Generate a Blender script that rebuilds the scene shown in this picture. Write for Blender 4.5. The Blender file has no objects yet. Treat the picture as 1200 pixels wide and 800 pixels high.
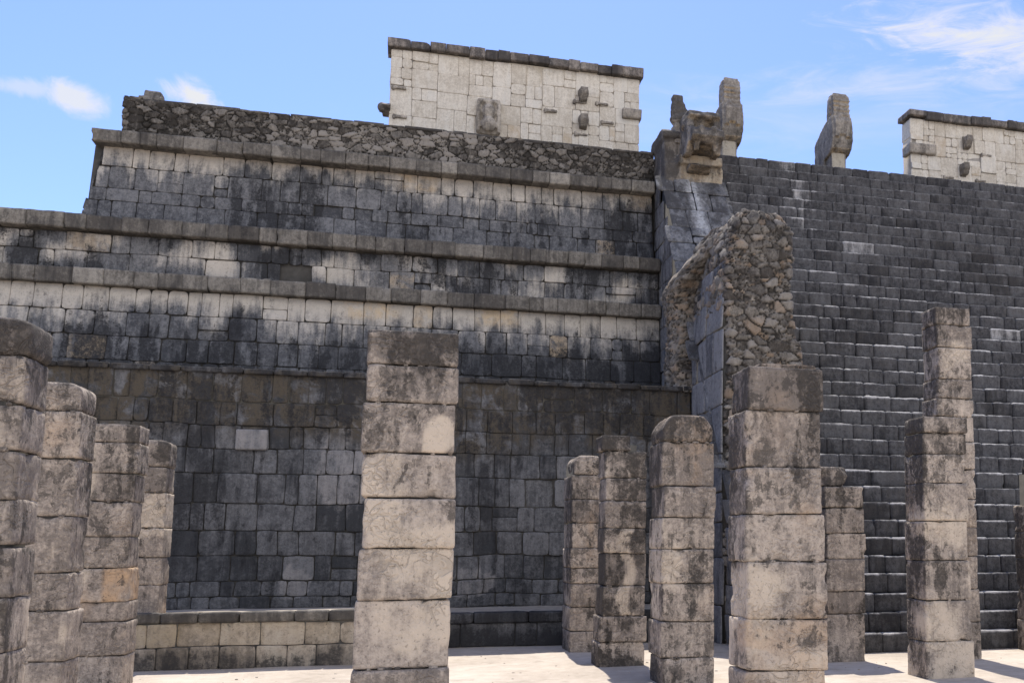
import bpy, bmesh, math, random
import numpy as np
from mathutils import Vector, Matrix

C = bpy.context.scene.collection
R = math.radians
random.seed(7)
rng = np.random.default_rng(11)

# ------------------------------------------------------------------ camera
cd = bpy.data.cameras.new('camera'); cam = bpy.data.objects.new('camera', cd); C.objects.link(cam)
cd.sensor_width = 36; cd.lens = 1215 / 1200 * 36
cd.shift_x = -230 / 1200; cd.shift_y = 80 / 1200
cd.clip_start = 0.1; cd.clip_end = 2000
cam.location = (0, 0, 1.6)
cam.rotation_euler = (R(90 + 7.27), 0, -R(16.07))
bpy.context.scene.camera = cam

# ------------------------------------------------------------------ light
SUN_EL, SUN_AZ = 60.0, 4.0          # azimuth measured from +Y towards +X
scn = bpy.context.scene
scn.view_settings.view_transform = 'Standard'; scn.view_settings.look = 'None'
scn.view_settings.gamma = 1; scn.view_settings.use_curve_mapping = False
scn.view_settings.exposure = 1.05
sd = bpy.data.lights.new('sun', 'SUN'); sun = bpy.data.objects.new('sun', sd); C.objects.link(sun)
sd.energy = 3.3; sd.angle = R(0.5); sd.color = (1.0, 0.94, 0.85)
tos = Vector((math.sin(R(SUN_AZ)) * math.cos(R(SUN_EL)), math.cos(R(SUN_AZ)) * math.cos(R(SUN_EL)), math.sin(R(SUN_EL))))
sun.rotation_euler = tos.to_track_quat('Z', 'Y').to_euler()


class NT:
    """small helper to write node trees"""
    def __init__(s, tree):
        s.t = tree; s.n = tree.nodes; s.l = tree.links; s.n.clear()
    def node(s, typ, **kw):
        nd = s.n.new(typ)
        for k, v in kw.items(): setattr(nd, k, v)
        return nd
    def put(s, sock, val):
        if isinstance(val, bpy.types.NodeSocket): s.l.new(val, sock)
        else: sock.default_value = val
    def math(s, op, a, b=None, c=None, clamp=False):
        nd = s.node('ShaderNodeMath', operation=op, use_clamp=clamp)
        s.put(nd.inputs[0], a)
        if b is not None: s.put(nd.inputs[1], b)
        if c is not None: s.put(nd.inputs[2], c)
        return nd.outputs[0]
    def vmath(s, op, a, b):
        nd = s.node('ShaderNodeVectorMath', operation=op)
        s.put(nd.inputs[0], a); s.put(nd.inputs[1], b)
        return nd.outputs['Value'] if op in ('DOT_PRODUCT', 'LENGTH') else nd.outputs[0]
    def mix(s, f, a, b, blend='MIX'):
        nd = s.node('ShaderNodeMix', data_type='RGBA', blend_type=blend)
        s.put(nd.inputs['Factor'], f); s.put(nd.inputs[6], col(a)); s.put(nd.inputs[7], col(b))
        return nd.outputs[2]
    def sstep(s, x, lo, hi):
        nd = s.node('ShaderNodeMapRange', interpolation_type='SMOOTHSTEP')
        s.put(nd.inputs[0], x); nd.inputs[1].default_value = lo; nd.inputs[2].default_value = hi
        return nd.outputs[0]
    def noise(s, vec, scale, detail=4, rough=0.55, dist=0.0):
        nd = s.node('ShaderNodeTexNoise')
        s.put(nd.inputs['Vector'], vec); nd.inputs['Scale'].default_value = scale
        nd.inputs['Detail'].default_value = detail; nd.inputs['Roughness'].default_value = rough
        nd.inputs['Distortion'].default_value = dist
        return nd.outputs[0]


def col(c):
    return c if isinstance(c, bpy.types.NodeSocket) else (*c, 1.0) if len(c) == 3 else c


# ------------------------------------------------------------------ world: daylight sky with a few clouds
w = bpy.data.worlds.new('World'); scn.world = w; w.use_nodes = True
t = NT(w.node_tree)
sky = t.node('ShaderNodeTexSky', sky_type='NISHITA')
sky.sun_disc = False; sky.sun_elevation = R(SUN_EL); sky.sun_rotation = R(SUN_AZ)
sky.air_density = 1.0; sky.dust_density = 0.35; sky.ozone_density = 2.0
tc = t.node('ShaderNodeTexCoord'); D = tc.outputs['Generated']
cn = t.noise(D, 14.0, 7, 0.62, 0.5)
cn2 = t.noise(D, 5.0, 6, 0.6, 0.8)
def cloud(d, ang, sa, sb, soft, nz, amt, gain):
    """a cloud round the sky direction d, half sizes sa x sb (radians), turned by ang"""
    d = Vector(d).normalized(); rx = d.cross(Vector((0, 0, 1))).normalized(); uy = rx.cross(d)
    a = rx * math.cos(ang) + uy * math.sin(ang); b = -rx * math.sin(ang) + uy * math.cos(ang)
    pa = t.math('DIVIDE', t.vmath('DOT_PRODUCT', D, tuple(a)), sa)
    pb = t.math('DIVIDE', t.vmath('DOT_PRODUCT', D, tuple(b)), sb)
    rr = t.math('SQRT', t.math('ADD', t.math('MULTIPLY', pa, pa), t.math('MULTIPLY', pb, pb)))
    front = t.math('GREATER_THAN', t.vmath('DOT_PRODUCT', D, tuple(d)), 0.0)
    v = t.math('SUBTRACT', t.math('ADD', t.math('MULTIPLY', t.math('SUBTRACT', nz, 0.5), gain), 1.0), rr)
    return t.math('MULTIPLY', t.math('MULTIPLY', t.sstep(v, 0.0, soft), amt), front)
alpha = None
cs = t.noise(t.vmath('MULTIPLY', t.vmath('ADD', D, (0, 0, 0)), (4.0, 9.0, 26.0)), 1.6, 8, .66, 1.2)
cn = t.noise(D, 22.0, 9, 0.66, 0.7)
for args in [((-0.298, 1.0, 0.392), -.15, 0.026, 0.015, 0.8, cn, 0.85, 2.4),
             ((-0.335, 1.0, 0.396), .10, 0.030, 0.008, 0.9, cn, 0.5, 2.4),
             ((-0.203, 1.0, 0.407), -.25, 0.028, 0.017, 0.7, cn, 0.95, 2.2),
             ((0.615, 1.0, 0.582), -0.22, 0.15, 0.036, 1.3, cs, 0.95, 3.4),
             ((0.500, 1.0, 0.500), -0.05, 0.24, 0.030, 1.7, cs, 0.62, 3.0),
             ((0.40, 1.0, 0.455), 0.0, 0.45, 0.05, 2.2, cs, 0.40, 2.4)]:
    a = cloud(*args)
    alpha = a if alpha is None else t.math('MAXIMUM', alpha, a)
# broad white cloud bank, unseen behind the viewer, added as fill light
back = cloud((0.25, -1.0, 0.62), 0.0, 1.1, .62, .9, cn2, 1.0, 1.6)
bg = t.node('ShaderNodeBackground'); bg.inputs['Strength'].default_value = 0.115
t.put(bg.inputs['Color'], t.mix(back, t.mix(alpha, t.mix(1.0, sky.outputs[0], (.65, .69, .93), 'MULTIPLY'), (3.6, 3.6, 3.6)), (9.2, 9.0, 8.8)))
t.l.new(bg.outputs[0], t.node('ShaderNodeOutputWorld').inputs['Surface'])


# ------------------------------------------------------------------ noise in numpy
def _hash(i, j, k, seed):
    h = (i * 374761393 + j * 668265263 + k * 1274126177 + seed * 974711) & 0xffffffff
    h = ((h ^ (h >> 13)) * 1274126177) & 0xffffffff
    h = ((h ^ (h >> 16)) * 2246822519) & 0xffffffff
    return ((h ^ (h >> 15)) & 0xffff) / 65535.0
def vnoise(P, scale, seed=0):
    Q = np.asarray(P) * scale; I = np.floor(Q).astype(np.int64); F = Q - I; F = F * F * (3 - 2 * F)
    out = 0
    for a in (0, 1):
        for b in (0, 1):
            for c in (0, 1):
                wgt = (F[..., 0] if a else 1 - F[..., 0]) * (F[..., 1] if b else 1 - F[..., 1]) * (F[..., 2] if c else 1 - F[..., 2])
                out = out + wgt * _hash(I[..., 0] + a, I[..., 1] + b, I[..., 2] + c, seed)
    return out * 2 - 1
def fbm(P, scale, seed=0, octv=3):
    o = 0; amp = 1
    for q in range(octv):
        o = o + amp * vnoise(P, scale * 2 ** q, seed + q); amp *= 0.5
    return o / 1.75
def sst(x, lo, hi):
    q = np.clip((x - lo) / (hi - lo), 0, 1); return q * q * (3 - 2 * q)


# ------------------------------------------------------------------ objects
def tag(o, label=None, cat=None, group=None, kind=None):
    if label: o['label'] = label
    if cat: o['category'] = cat
    if group: o['group'] = group
    if kind: o['kind'] = kind
    elif label: o['kind'] = 'thing'
    return o
def thing(name, label, cat, loc=(0, 0, 0), group=None):
    o = bpy.data.objects.new(name, None); C.objects.link(o); o.location = loc; o.empty_display_size = 0.2
    return tag(o, label, cat, group)
def mesh_obj(name, V, F, mats, parent=None, attr=None, fm=None, smooth=True):
    V = np.asarray(V, dtype=np.float32).reshape(-1, 3)
    me = bpy.data.meshes.new(name)
    if isinstance(F, np.ndarray):
        nf, k = F.shape
        me.vertices.add(len(V)); me.vertices.foreach_set('co', V.ravel())
        me.loops.add(nf * k); me.loops.foreach_set('vertex_index', F.astype(np.int32).ravel())
        me.polygons.add(nf); me.polygons.foreach_set('loop_start', np.arange(0, nf * k, k, dtype=np.int32))
        me.polygons.foreach_set('loop_total', np.full(nf, k, dtype=np.int32))
    else:
        me.from_pydata(V.tolist(), [], F)
    me.update(calc_edges=True)
    if attr is not None:
        a = me.attributes.new('st', 'FLOAT_COLOR', 'POINT')
        a.data.foreach_set('color', np.asarray(attr, dtype=np.float32).ravel())
    for m in (mats if isinstance(mats, (list, tuple)) else [mats]): me.materials.append(m)
    if fm is not None: me.polygons.foreach_set('material_index', np.asarray(fm, dtype=np.int32))
    me.polygons.foreach_set('use_smooth', np.full(len(me.polygons), smooth, dtype=bool))
    me.validate(); me.update()
    o = bpy.data.objects.new(name, me); C.objects.link(o)
    if parent is not None: o.parent = parent; o.matrix_parent_inverse = Matrix.Translation(-Vector(parent.location))
    return o
class Acc:
    """collects quads and their tone / pale / warm / dirt values"""
    def __init__(s): s.V = []; s.F = []; s.A = []; s.M = []; s.n = 0
    def add(s, V, F, A, m=0):
        V = np.asarray(V).reshape(-1, 3); s.V.append(V); s.F.append(np.asarray(F) + s.n)
        A = np.broadcast_to(np.asarray(A, dtype=float), (len(V), 4)); s.A.append(A)
        s.M.append(np.full(len(F), m)); s.n += len(V)
    def obj(s, name, mats, parent=None, smooth=True):
        return mesh_obj(name, np.concatenate(s.V), np.concatenate(s.F), mats, parent, np.concatenate(s.A), np.concatenate(s.M), smooth)
    def box(s, x0, x1, y0, y1, z0, z1, A=(.3, 0, 0, .6), m=0):
        V = [(x, y, z) for x in (x0, x1) for y in (y0, y1) for z in (z0, z1)]
        s.add(V, [(0, 1, 3, 2), (4, 6, 7, 5), (0, 4, 5, 1), (2, 3, 7, 6), (0, 2, 6, 4), (1, 5, 7, 3)], A, m)


_bc = {}
def cube_grid(nx, ny, nz):
    key = (nx, ny, nz)
    if key in _bc: return _bc[key]
    V = []; F = []; idx = {}
    def vid(i, j, k):
        q = (i, j, k)
        if q not in idx: idx[q] = len(V); V.append(q)
        return idx[q]
    for i in range(nx):
        for j in range(ny):
            F.append((vid(i, j, 0), vid(i, j + 1, 0), vid(i + 1, j + 1, 0), vid(i + 1, j, 0)))
            F.append((vid(i, j, nz), vid(i + 1, j, nz), vid(i + 1, j + 1, nz), vid(i, j + 1, nz)))
    for i in range(nx):
        for k in range(nz):
            F.append((vid(i, 0, k), vid(i + 1, 0, k), vid(i + 1, 0, k + 1), vid(i, 0, k + 1)))
            F.append((vid(i, ny, k), vid(i, ny, k + 1), vid(i + 1, ny, k + 1), vid(i + 1, ny, k)))
    for j in range(ny):
        for k in range(nz):
            F.append((vid(0, j, k), vid(0, j, k + 1), vid(0, j + 1, k + 1), vid(0, j + 1, k)))
            F.append((vid(nx, j, k), vid(nx, j + 1, k), vid(nx, j + 1, k + 1), vid(nx, j, k + 1)))
    _bc[key] = (np.array(V, float) / np.array([nx, ny, nz]), np.array(F))
    return _bc[key]
def rock(x0, x1, y0, y1, z0, z1, n, r=0.02, rough=0.008, seed=0, chips=0, chip_r=0.09, fs=5.0):
    """a dressed stone: rounded box with an uneven skin and knocked-off edges"""
    G, F = cube_grid(*n)
    # denser rows close to the edges
    G = G + 0.09 * np.sin(2 * np.pi * (G - 0.5)) * 0 + 0.5 / np.pi * 0.6 * -np.sin(2 * np.pi * G) * 0.5
    lo = np.array([x0, y0, z0]); hi = np.array([x1, y1, z1]); P = lo + G * (hi - lo)
    rr = min(r, 0.45 * (hi - lo).min())
    Q = np.clip(P, lo + rr, hi - rr); d = P - Q; L = np.linalg.norm(d, axis=1, keepdims=True)
    Nn = np.where(L > 1e-9, d / np.maximum(L, 1e-9), 0); P = Q + Nn * rr
    lr = np.random.default_rng(seed + 1000)
    c = (lo + hi) / 2
    for _ in range(chips):
        e = lo + lr.integers(0, 2, 3) * (hi - lo); ax = lr.integers(0, 3); e[ax] = lo[ax] + lr.random() * (hi - lo)[ax]
        rad = chip_r * (0.5 + lr.random()); v = P - e; dist = np.linalg.norm(v, axis=1, keepdims=True)
        k = np.clip((rad - dist) / rad, 0, 1); dirc = (c - e) / np.linalg.norm(c - e)
        P = P + dirc * k * rad * 0.55
    P = P + Nn * (fbm(P + seed * 3.7, fs, seed) * rough + vnoise(P, 22, seed + 5) * rough * 0.45)[:, None]
    return P, F


S9 = np.array([0, 0, .014, .06, .2, .4, .6, .8, .94, .986, 1, 1]); NS = len(S9)
_I = np.arange(NS * NS).reshape(NS, NS)
QF = np.stack([_I[:-1, :-1], _I[1:, :-1], _I[1:, 1:], _I[:-1, 1:]], -1).reshape(-1, 4)
def masonry(acc, blocks, mapf, rnd=0.006, depth=0.028, rough=0.012, warp=0.010, pale=None, dirt=None, warm=None, seed=0, gap=0.002):
    """front faces of dressed blocks. blocks: (u0,u1,v0,v1,off,tone,warm); mapf(u,v,w) -> xyz"""
    B = np.array(blocks, float); nb = len(B)
    s = S9[None, :, None]; q = S9[None, None, :]
    b = lambda i: B[:, i][:, None, None]
    u = b(0) + gap + (b(1) - b(0) - 2 * gap) * s + 0 * q; v = b(2) + gap + (b(3) - b(2) - 2 * gap) * q + 0 * s
    es = np.minimum(s, 1 - s) * (b(1) - b(0)); eq = np.minimum(q, 1 - q) * (b(3) - b(2))
    e = np.minimum(es + 0 * q, eq + 0 * s)
    gap = gap + np.clip(rng.exponential(gap * 1.2, nb), 0, gap * 5)[:, None, None]
    u = b(0) + gap + (b(1) - b(0) - 2 * gap) * s + 0 * q; v = b(2) + gap + (b(3) - b(2) - 2 * gap) * q + 0 * s
    cr = np.clip(1 - es / 0.06, 0, 1) * np.clip(1 - eq / 0.06, 0, 1) * (0.006 + .018 * rng.random(nb) ** 3)[:, None, None]   # rounded corners
    u = u + cr * np.sign(0.5 - s); v = v + cr * np.sign(0.5 - q)
    P2 = np.stack([u, v, 0 * u + seed * 9.1], -1)
    u = u + vnoise(P2, 1.7, seed) * warp + vnoise(P2, 6.5, seed + 3) * warp * .35
    v = v + vnoise(P2, 1.3, seed + 7) * warp + vnoise(P2, 6.5, seed + 9) * warp * .35
    bid = (np.arange(nb) * 1.37)[:, None, None] + 0 * u
    P3 = np.stack([u, v, bid], -1)
    wv = b(4) - rnd * np.clip(1 - e / (rnd * 3.0), 0, 1) ** 2 + fbm(P3, 4.0, seed + 21) * rough
    tilt = (rng.normal(0, .02, nb))[:, None, None] * (s - .5) * (b(1) - b(0)) + (rng.normal(0, .015, nb))[:, None, None] * (q - .5)
    wv = wv + tilt * min(1, depth / .045)
    ring = np.zeros((NS, NS), bool); ring[0] = ring[-1] = True; ring[:, 0] = ring[:, -1] = True
    wv = np.where(ring[None], b(4) - depth, wv)
    X = mapf(u, v, wv)
    A = np.zeros(u.shape + (4,)); A[..., 0] = b(5); A[..., 2] = b(6)
    if pale is not None: A[..., 1] = pale(u, v)
    if dirt is not None: A[..., 3] = dirt(u, v)
    if warm is not None: A[..., 2] += warm(u, v)
    F = (QF[None] + (np.arange(nb) * NS * NS)[:, None, None]).reshape(-1, 4)
    acc.add(X, F, A.reshape(-1, 4))
def courses(u0, u1, rows, wmean, wvar=0.3, offs=0.012, seed=0, left=None, tone=(0.5, 0.11), warmp=0.03):
    """rows: ascending list of joint heights; left(v): ragged or battered left limit"""
    lr = np.random.default_rng(seed); out = []
    for a, b in zip(rows[:-1], rows[1:]):
        u = (left((a + b) / 2) if left else u0); u -= 0 if left else lr.random() * wmean * .5
        while u < u1 - 0.05:
            wd = wmean * float(np.clip(lr.normal(1, wvar), .55, 1.9)); e = u + wd
            if e > u1 - wmean * .4: e = u1
            o = lr.normal(0, offs)
            tn = float(np.clip(lr.normal(*tone), 0, 1)); wm = lr.random() * .8 if lr.random() < warmp else 0
            if lr.random() < .015: o -= .04; tn *= .4
            if lr.random() < .04 and b - a > .3:
                m = a + (b - a) * lr.uniform(.4, .6)
                out.append((u, e, a, m, o, tn, wm)); out.append((u, e, m, b, lr.normal(0, offs), float(np.clip(lr.normal(*tone), 0, 1)), wm))
            else: out.append((u, e, a, b, o, tn, wm))
            u = e
    return out
def rowlist(a, b, h, seed, var=.12):
    lr = np.random.default_rng(seed); n = max(1, round((b - a) / h)); d = np.clip(lr.normal(1, var, n), .6, 1.5); d = d / d.sum() * (b - a)
    return [a] + list(a + np.cumsum(d))


# rubble: uneven field stones in mortar, as a height field over (u, v)
def voronoi(U, V, u0, u1, v0, v1, size, seed, aspect=1.8):
    lr = np.random.default_rng(seed); sx, sy = size * aspect ** .5, size / aspect ** .5
    pts = []
    ny = int((v1 - v0) / sy) + 3; nx = int((u1 - u0) / sx) + 3
    cj, ci = np.meshgrid(np.arange(-1, ny), np.arange(-1, nx), indexing='ij')
    pu = u0 + (ci + .5 * (cj % 2) + lr.uniform(-.42, .42, ci.shape)) * sx; pv = v0 + (cj + lr.uniform(-.42, .42, ci.shape)) * sy
    wgt = lr.uniform(0, 1, ci.shape) ** 2 * .42                      # some big stones among small ones
    tone = lr.uniform(0, 1, ci.shape)
    gi = np.clip(((U - u0) / sx).astype(int) + 1, 0, nx - 1 + 1); gj = np.clip(((V - v0) / sy).astype(int) + 1, 0, ny)
    f1 = np.full(U.shape, 9.0); f2 = np.full(U.shape, 9.0); tn = np.zeros(U.shape); cid = np.zeros(U.shape); fu = np.zeros(U.shape); fv = np.zeros(U.shape)
    for dj in range(-2, 3):
        for di in range(-2, 3):
            j = np.clip(gj + dj, 0, pu.shape[0] - 1); i = np.clip(gi + di, 0, pu.shape[1] - 1)
            d = np.hypot((U - pu[j, i]) / sx, (V - pv[j, i]) / sy) - wgt[j, i]
            same = (np.abs(d - f1) < 1e-12)
            nf2 = np.where(d < f1, f1, np.where((d < f2) & ~same, d, f2)); tn = np.where(d < f1, tone[j, i], tn)
            cid = np.where(d < f1, j * 131 + i, cid); fu = np.where(d < f1, (U - pu[j, i]) / sx, fu); fv = np.where(d < f1, (V - pv[j, i]) / sy, fv); f1 = np.minimum(f1, d); f2 = nf2
    ci_ = cid.astype(np.int64); ga = _hash(ci_, ci_ * 0 + 3, ci_ * 0, 17) - .5; gb = _hash(ci_, ci_ * 0 + 9, ci_ * 0, 23) - .5
    return f2 - f1, tn, cid, fu * ga + fv * gb
def rubble_height(U, V, u0, u1, v0, v1, size, seed, amp, bigfrac=.25):
    wu = U + vnoise(np.stack([U, V, 0 * U], -1), 7, seed) * .018; wv_ = V + vnoise(np.stack([U, V, 0 * U + 5], -1), 7, seed) * .018
    e, tn, cid, tl = voronoi(wu, wv_, u0, u1, v0, v1, size, seed)
    e2, tn2, cid2, tl2 = voronoi(wu, wv_, u0, u1, v0, v1, size * .42, seed + 50)
    big = _hash(cid.astype(np.int64), cid.astype(np.int64) * 0 + seed, cid.astype(np.int64) * 0, 3) > bigfrac
    dome = sst(e, .01, .17); dome2 = sst(e2, .02, .24)
    hh = np.where(big, dome * (.55 + .6 * tn + 1.1 * tl), dome2 * dome * (.35 + .45 * tn2 + .8 * tl2))
    tone = np.where(big, tn, tn2 * .8)
    mort = np.where(big, 1 - sst(e, .01, .11), 1 - np.minimum(sst(e2, .0, .10), sst(e, .0, .06)))
    P = np.stack([U, V, cid * .7], -1)
    return amp * (hh + .25 * fbm(P, 14, seed + 2) * dome - .2 * mort), tone, mort
def grid_faces(n, m, closed=False):
    I = np.arange(n * m).reshape(n, m)
    return np.stack([I[:-1, :-1], I[1:, :-1], I[1:, 1:], I[:-1, 1:]], -1).reshape(-1, 4)


# ------------------------------------------------------------------ materials
def stone(name, dark, light, pale=(.5, .46, .4), warm=(.42, .28, .14), black=(.018, .018, .02), blackamt=.8, blo=.52, bhi=.66,
          tone_amt=.55, streak=.6, big=1.1, bump=.5, carve=0.0, cracks=0.0, speck=.4, grit=.9, mottle=.5, mcol=(.07, .063, .058), msc=13.0, mlo=.505, mhi=.565):
    m = bpy.data.materials.new(name); m.use_nodes = True; t = NT(m.node_tree)
    geo = t.node('ShaderNodeNewGeometry'); P = geo.outputs['Position']
    at = t.node('ShaderNodeAttribute', attribute_name='st'); sp = t.node('ShaderNodeSeparateColor'); t.l.new(at.outputs['Color'], sp.inputs[0])
    tone, pal, wrm, dirt = sp.outputs[0], sp.outputs[1], sp.outputs[2], at.outputs['Alpha']
    st = t.vmath('MULTIPLY', P, (3.2, 3.2, .55))
    nb = t.noise(P, big, 6, .6, .3); nm = t.noise(P, 5.5, 6, .65, .2); nf = t.noise(P, 34, 4, .7); ns = t.noise(st, 1.6, 6, .62, .25)
    nl = t.noise(P, 3.1, 8, .68, .6); nk = t.noise(t.vmath('MULTIPLY', P, (9.0, 9.0, .9)), 1.5, 5, .65, .1)
    nz = t.noise(P, 15, 6, .75, .2); ng = t.noise(P, 48, 2, .6)
    f = t.math('ADD', t.math('MULTIPLY', nb, .55), t.math('MULTIPLY', nm, .45))
    f = t.math('ADD', f, t.math('MULTIPLY', t.math('SUBTRACT', nf, .5), speck))
    f = t.math('ADD', f, t.math('MULTIPLY', t.math('SUBTRACT', nz, .5), grit))
    f = t.math('ADD', f, t.math('MULTIPLY', t.math('SUBTRACT', nk, .5), .5))
    f = t.math('ADD', f, t.math('MULTIPLY', t.math('SUBTRACT', tone, .5), tone_amt))
    f = t.sstep(f, .22, .78)
    c = t.mix(f, dark, light)
    # rain-washed / freshly broken pale stone, plus painted-in sunlit tread edges
    pm = t.math('ADD', t.math('MULTIPLY', pal, 1.25), t.math('MULTIPLY', t.math('SUBTRACT', t.math('ADD', t.math('ADD', t.math('MULTIPLY', ns, .45), t.math('MULTIPLY', nk, .25)), t.math('ADD', t.math('MULTIPLY', nm, .2), t.math('MULTIPLY', nf, .12))), .51), 3.2))
    pm = t.math('ADD', pm, t.math('MULTIPLY', t.math('SUBTRACT', tone, .5), .5))
    pm = t.math('MULTIPLY', t.sstep(pm, .30, 1.05), t.sstep(pal, .02, .2))
    c = t.mix(t.math('MULTIPLY', pm, .92), c, t.mix(nm, tuple(x * .7 for x in pale), pale))
    wm = t.math('MULTIPLY', wrm, t.sstep(nl, .36, .6), clamp=True)
    c = t.mix(wm, c, warm)
    # black lichen and run-off
    bb = t.math('ADD', t.math('MULTIPLY', ns, streak), t.math('MULTIPLY', nl, 1 - streak))
    bb = t.math('ADD', bb, t.math('ADD', t.math('MULTIPLY', dirt, .22), t.math('MULTIPLY', pal, -.16)))
    bb = t.math('ADD', bb, t.math('ADD', t.math('MULTIPLY', t.math('SUBTRACT', nf, .5), .14), t.math('MULTIPLY', t.math('SUBTRACT', nz, .5), .22)))
    bm = t.math('MULTIPLY', t.math('MULTIPLY', t.sstep(bb, blo, bhi), t.math('ADD', .45, t.math('MULTIPLY', t.sstep(t.math('ADD', t.math('MULTIPLY', nz, .6), t.math('MULTIPLY', nf, .4)), .36, .56), .55))), blackamt)
    c = t.mix(bm, c, black)
    if mottle:
        n9 = t.noise(P, msc, 12, .76, .5); n10 = t.noise(st, 2.6, 8, .7, .3)
        mm = t.math('ADD', t.math('ADD', t.math('MULTIPLY', n9, .5), t.math('MULTIPLY', n10, .3)), t.math('ADD', t.math('MULTIPLY', nb, .2), t.math('MULTIPLY', dirt, .07)))
        mm = t.math('ADD', mm, t.math('MULTIPLY', pal, -.06))
        brk = t.math('ADD', t.math('MULTIPLY', nz, .55), t.math('MULTIPLY', nf, .45))
        soft = t.math('MULTIPLY', t.sstep(mm, mlo - .05, mhi + .03), .45)
        hard = t.math('MULTIPLY', t.sstep(mm, mlo, mhi), t.sstep(brk, .34, .54))
        c = t.mix(t.math('MULTIPLY', t.math('MAXIMUM', soft, hard), mottle), c, mcol)
    c = t.mix(t.math('MULTIPLY', t.sstep(ng, .60, .70), .55), c, t.mix(.7, c, (.02, .018, .016)))
    h = t.math('ADD', t.math('MULTIPLY', nm, .6), t.math('MULTIPLY', nf, .5))
    if carve:
        def line(sc, d, sd):
            q = t.noise(t.vmath('ADD', P, (sd, sd * 2.3, sd * .7)), sc, 2, .45, d)
            return t.sstep(t.math('ABSOLUTE', t.math('SUBTRACT', q, .5)), .05, .01)
        g = t.math('MAXIMUM', line(6.0, .8, 3.0), t.math('MULTIPLY', line(11, .6, 8.0), .7))
        g = t.math('MULTIPLY', g, t.sstep(t.noise(P, 2.1, 3, .5), .45, .60))
        c = t.mix(t.math('MULTIPLY', g, carve), c, (.06, .053, .048))
        h = t.math('SUBTRACT', h, t.math('MULTIPLY', g, .55))
    if cracks:
        vo = t.node('ShaderNodeTexVoronoi', feature='DISTANCE_TO_EDGE'); vo.inputs['Scale'].default_value = 1.5
        t.put(vo.inputs['Vector'], t.vmath('ADD', P, t.vmath('MULTIPLY', t.node('ShaderNodeTexNoise', noise_dimensions='3D').outputs['Color'], (.3, .3, .3))))
        k = t.math('MULTIPLY', t.sstep(vo.outputs['Distance'], .012, .002), t.math('MULTIPLY', cracks, t.sstep(nb, .45, .6)))
        c = t.mix(k, c, (.03, .028, .026)); h = t.math('SUBTRACT', h, k)
    pr = t.node('ShaderNodeBsdfPrincipled'); t.put(pr.inputs['Base Color'], c); pr.inputs['Roughness'].default_value = .92
    pr.inputs['Specular IOR Level'].default_value = .18
    bp = t.node('ShaderNodeBump'); bp.inputs['Strength'].default_value = bump; bp.inputs['Distance'].default_value = .03
    t.put(bp.inputs['Height'], h); t.l.new(bp.outputs[0], pr.inputs['Normal'])
    t.l.new(pr.outputs[0], t.node('ShaderNodeOutputMaterial').inputs['Surface'])
    return m

M_fac = stone('weathered_facade_stone', (.055, .056, .061), (.20, .196, .196), pale=(.60, .54, .46), warm=(.55, .42, .27), blackamt=.9, blo=.54, bhi=.63, tone_amt=.5, mottle=.55, mcol=(.04, .04, .042))
M_cor = stone('weathered_cornice_stone', (.085, .076, .066), (.26, .235, .20), pale=(.42, .38, .32), blackamt=.7, blo=.54, bhi=.70)
M_wall = stone('colonnade_wall_stone', (.040, .041, .044), (.165, .162, .165), pale=(.30, .28, .27), warm=(.082, .068, .051), blackamt=.9, blo=.53, bhi=.65, tone_amt=.55, mottle=.55, mcol=(.045, .044, .046))
M_bench = stone('bench_stone', (.16, .135, .105), (.40, .34, .27), pale=(.5, .45, .37), warm=(.41, .335, .23), blackamt=.85, blo=.56, bhi=.7, mottle=.4)
M_step = stone('stair_stone', (.033, .032, .034), (.118, .115, .116), pale=(.50, .48, .46), blackamt=.85, blo=.545, bhi=.66, tone_amt=.28)
M_tem = stone('white_temple_limestone', (.47, .41, .325), (.73, .665, .56), pale=(.74, .69, .60), warm=(.45, .33, .2), black=(.18, .155, .13), blackamt=.45, blo=.64, bhi=.82, tone_amt=.25, mottle=.2, mcol=(.3, .26, .21))
M_temcap = stone('temple_coping_stone', (.11, .095, .085), (.36, .31, .265), warm=(.3, .2, .12), blackamt=.75, blo=.52, bhi=.66)
M_rel = stone('temple_relief_stone', (.34, .295, .24), (.58, .51, .42), black=(.10, .085, .07), blackamt=.7, blo=.52, bhi=.68)
M_pil = stone('carved_pillar_stone', (.19, .160, .136), (.49, .41, .335), pale=(.66, .55, .43), warm=(.50, .34, .21), black=(.028, .025, .022), blackamt=.85, blo=.545, bhi=.61, tone_amt=.5, carve=.2, bump=.75, cracks=.12, speck=.6, grit=1.0, mottle=.82, mcol=(.060, .053, .047), streak=.55, msc=7.5, mlo=.506, mhi=.545)
M_rub = stone('rubble_stone', (.055, .048, .042), (.25, .225, .195), pale=(.40, .36, .30), warm=(.36, .25, .16), black=(.022, .02, .017), blackamt=.8, blo=.54, bhi=.70, tone_amt=.7, streak=.2, bump=.6, mottle=.25, grit=.5)
M_par = stone('parapet_rubble_stone', (.04, .035, .030), (.25, .225, .195), pale=(.4, .38, .34), black=(.014, .013, .011), blackamt=.9, blo=.53, bhi=.68, tone_amt=.8, streak=.2, bump=.6, mottle=.25, grit=.5)
M_ser = stone('serpent_stone', (.15, .13, .11), (.38, .34, .29), pale=(.52, .46, .36), warm=(.46, .33, .18), blackamt=.75, blo=.54, bhi=.68, bump=.6)
M_bal = stone('smooth_balustrade_stone', (.07, .072, .08), (.25, .245, .245), pale=(.5, .5, .5), blackamt=.8, blo=.54, bhi=.66)
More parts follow.
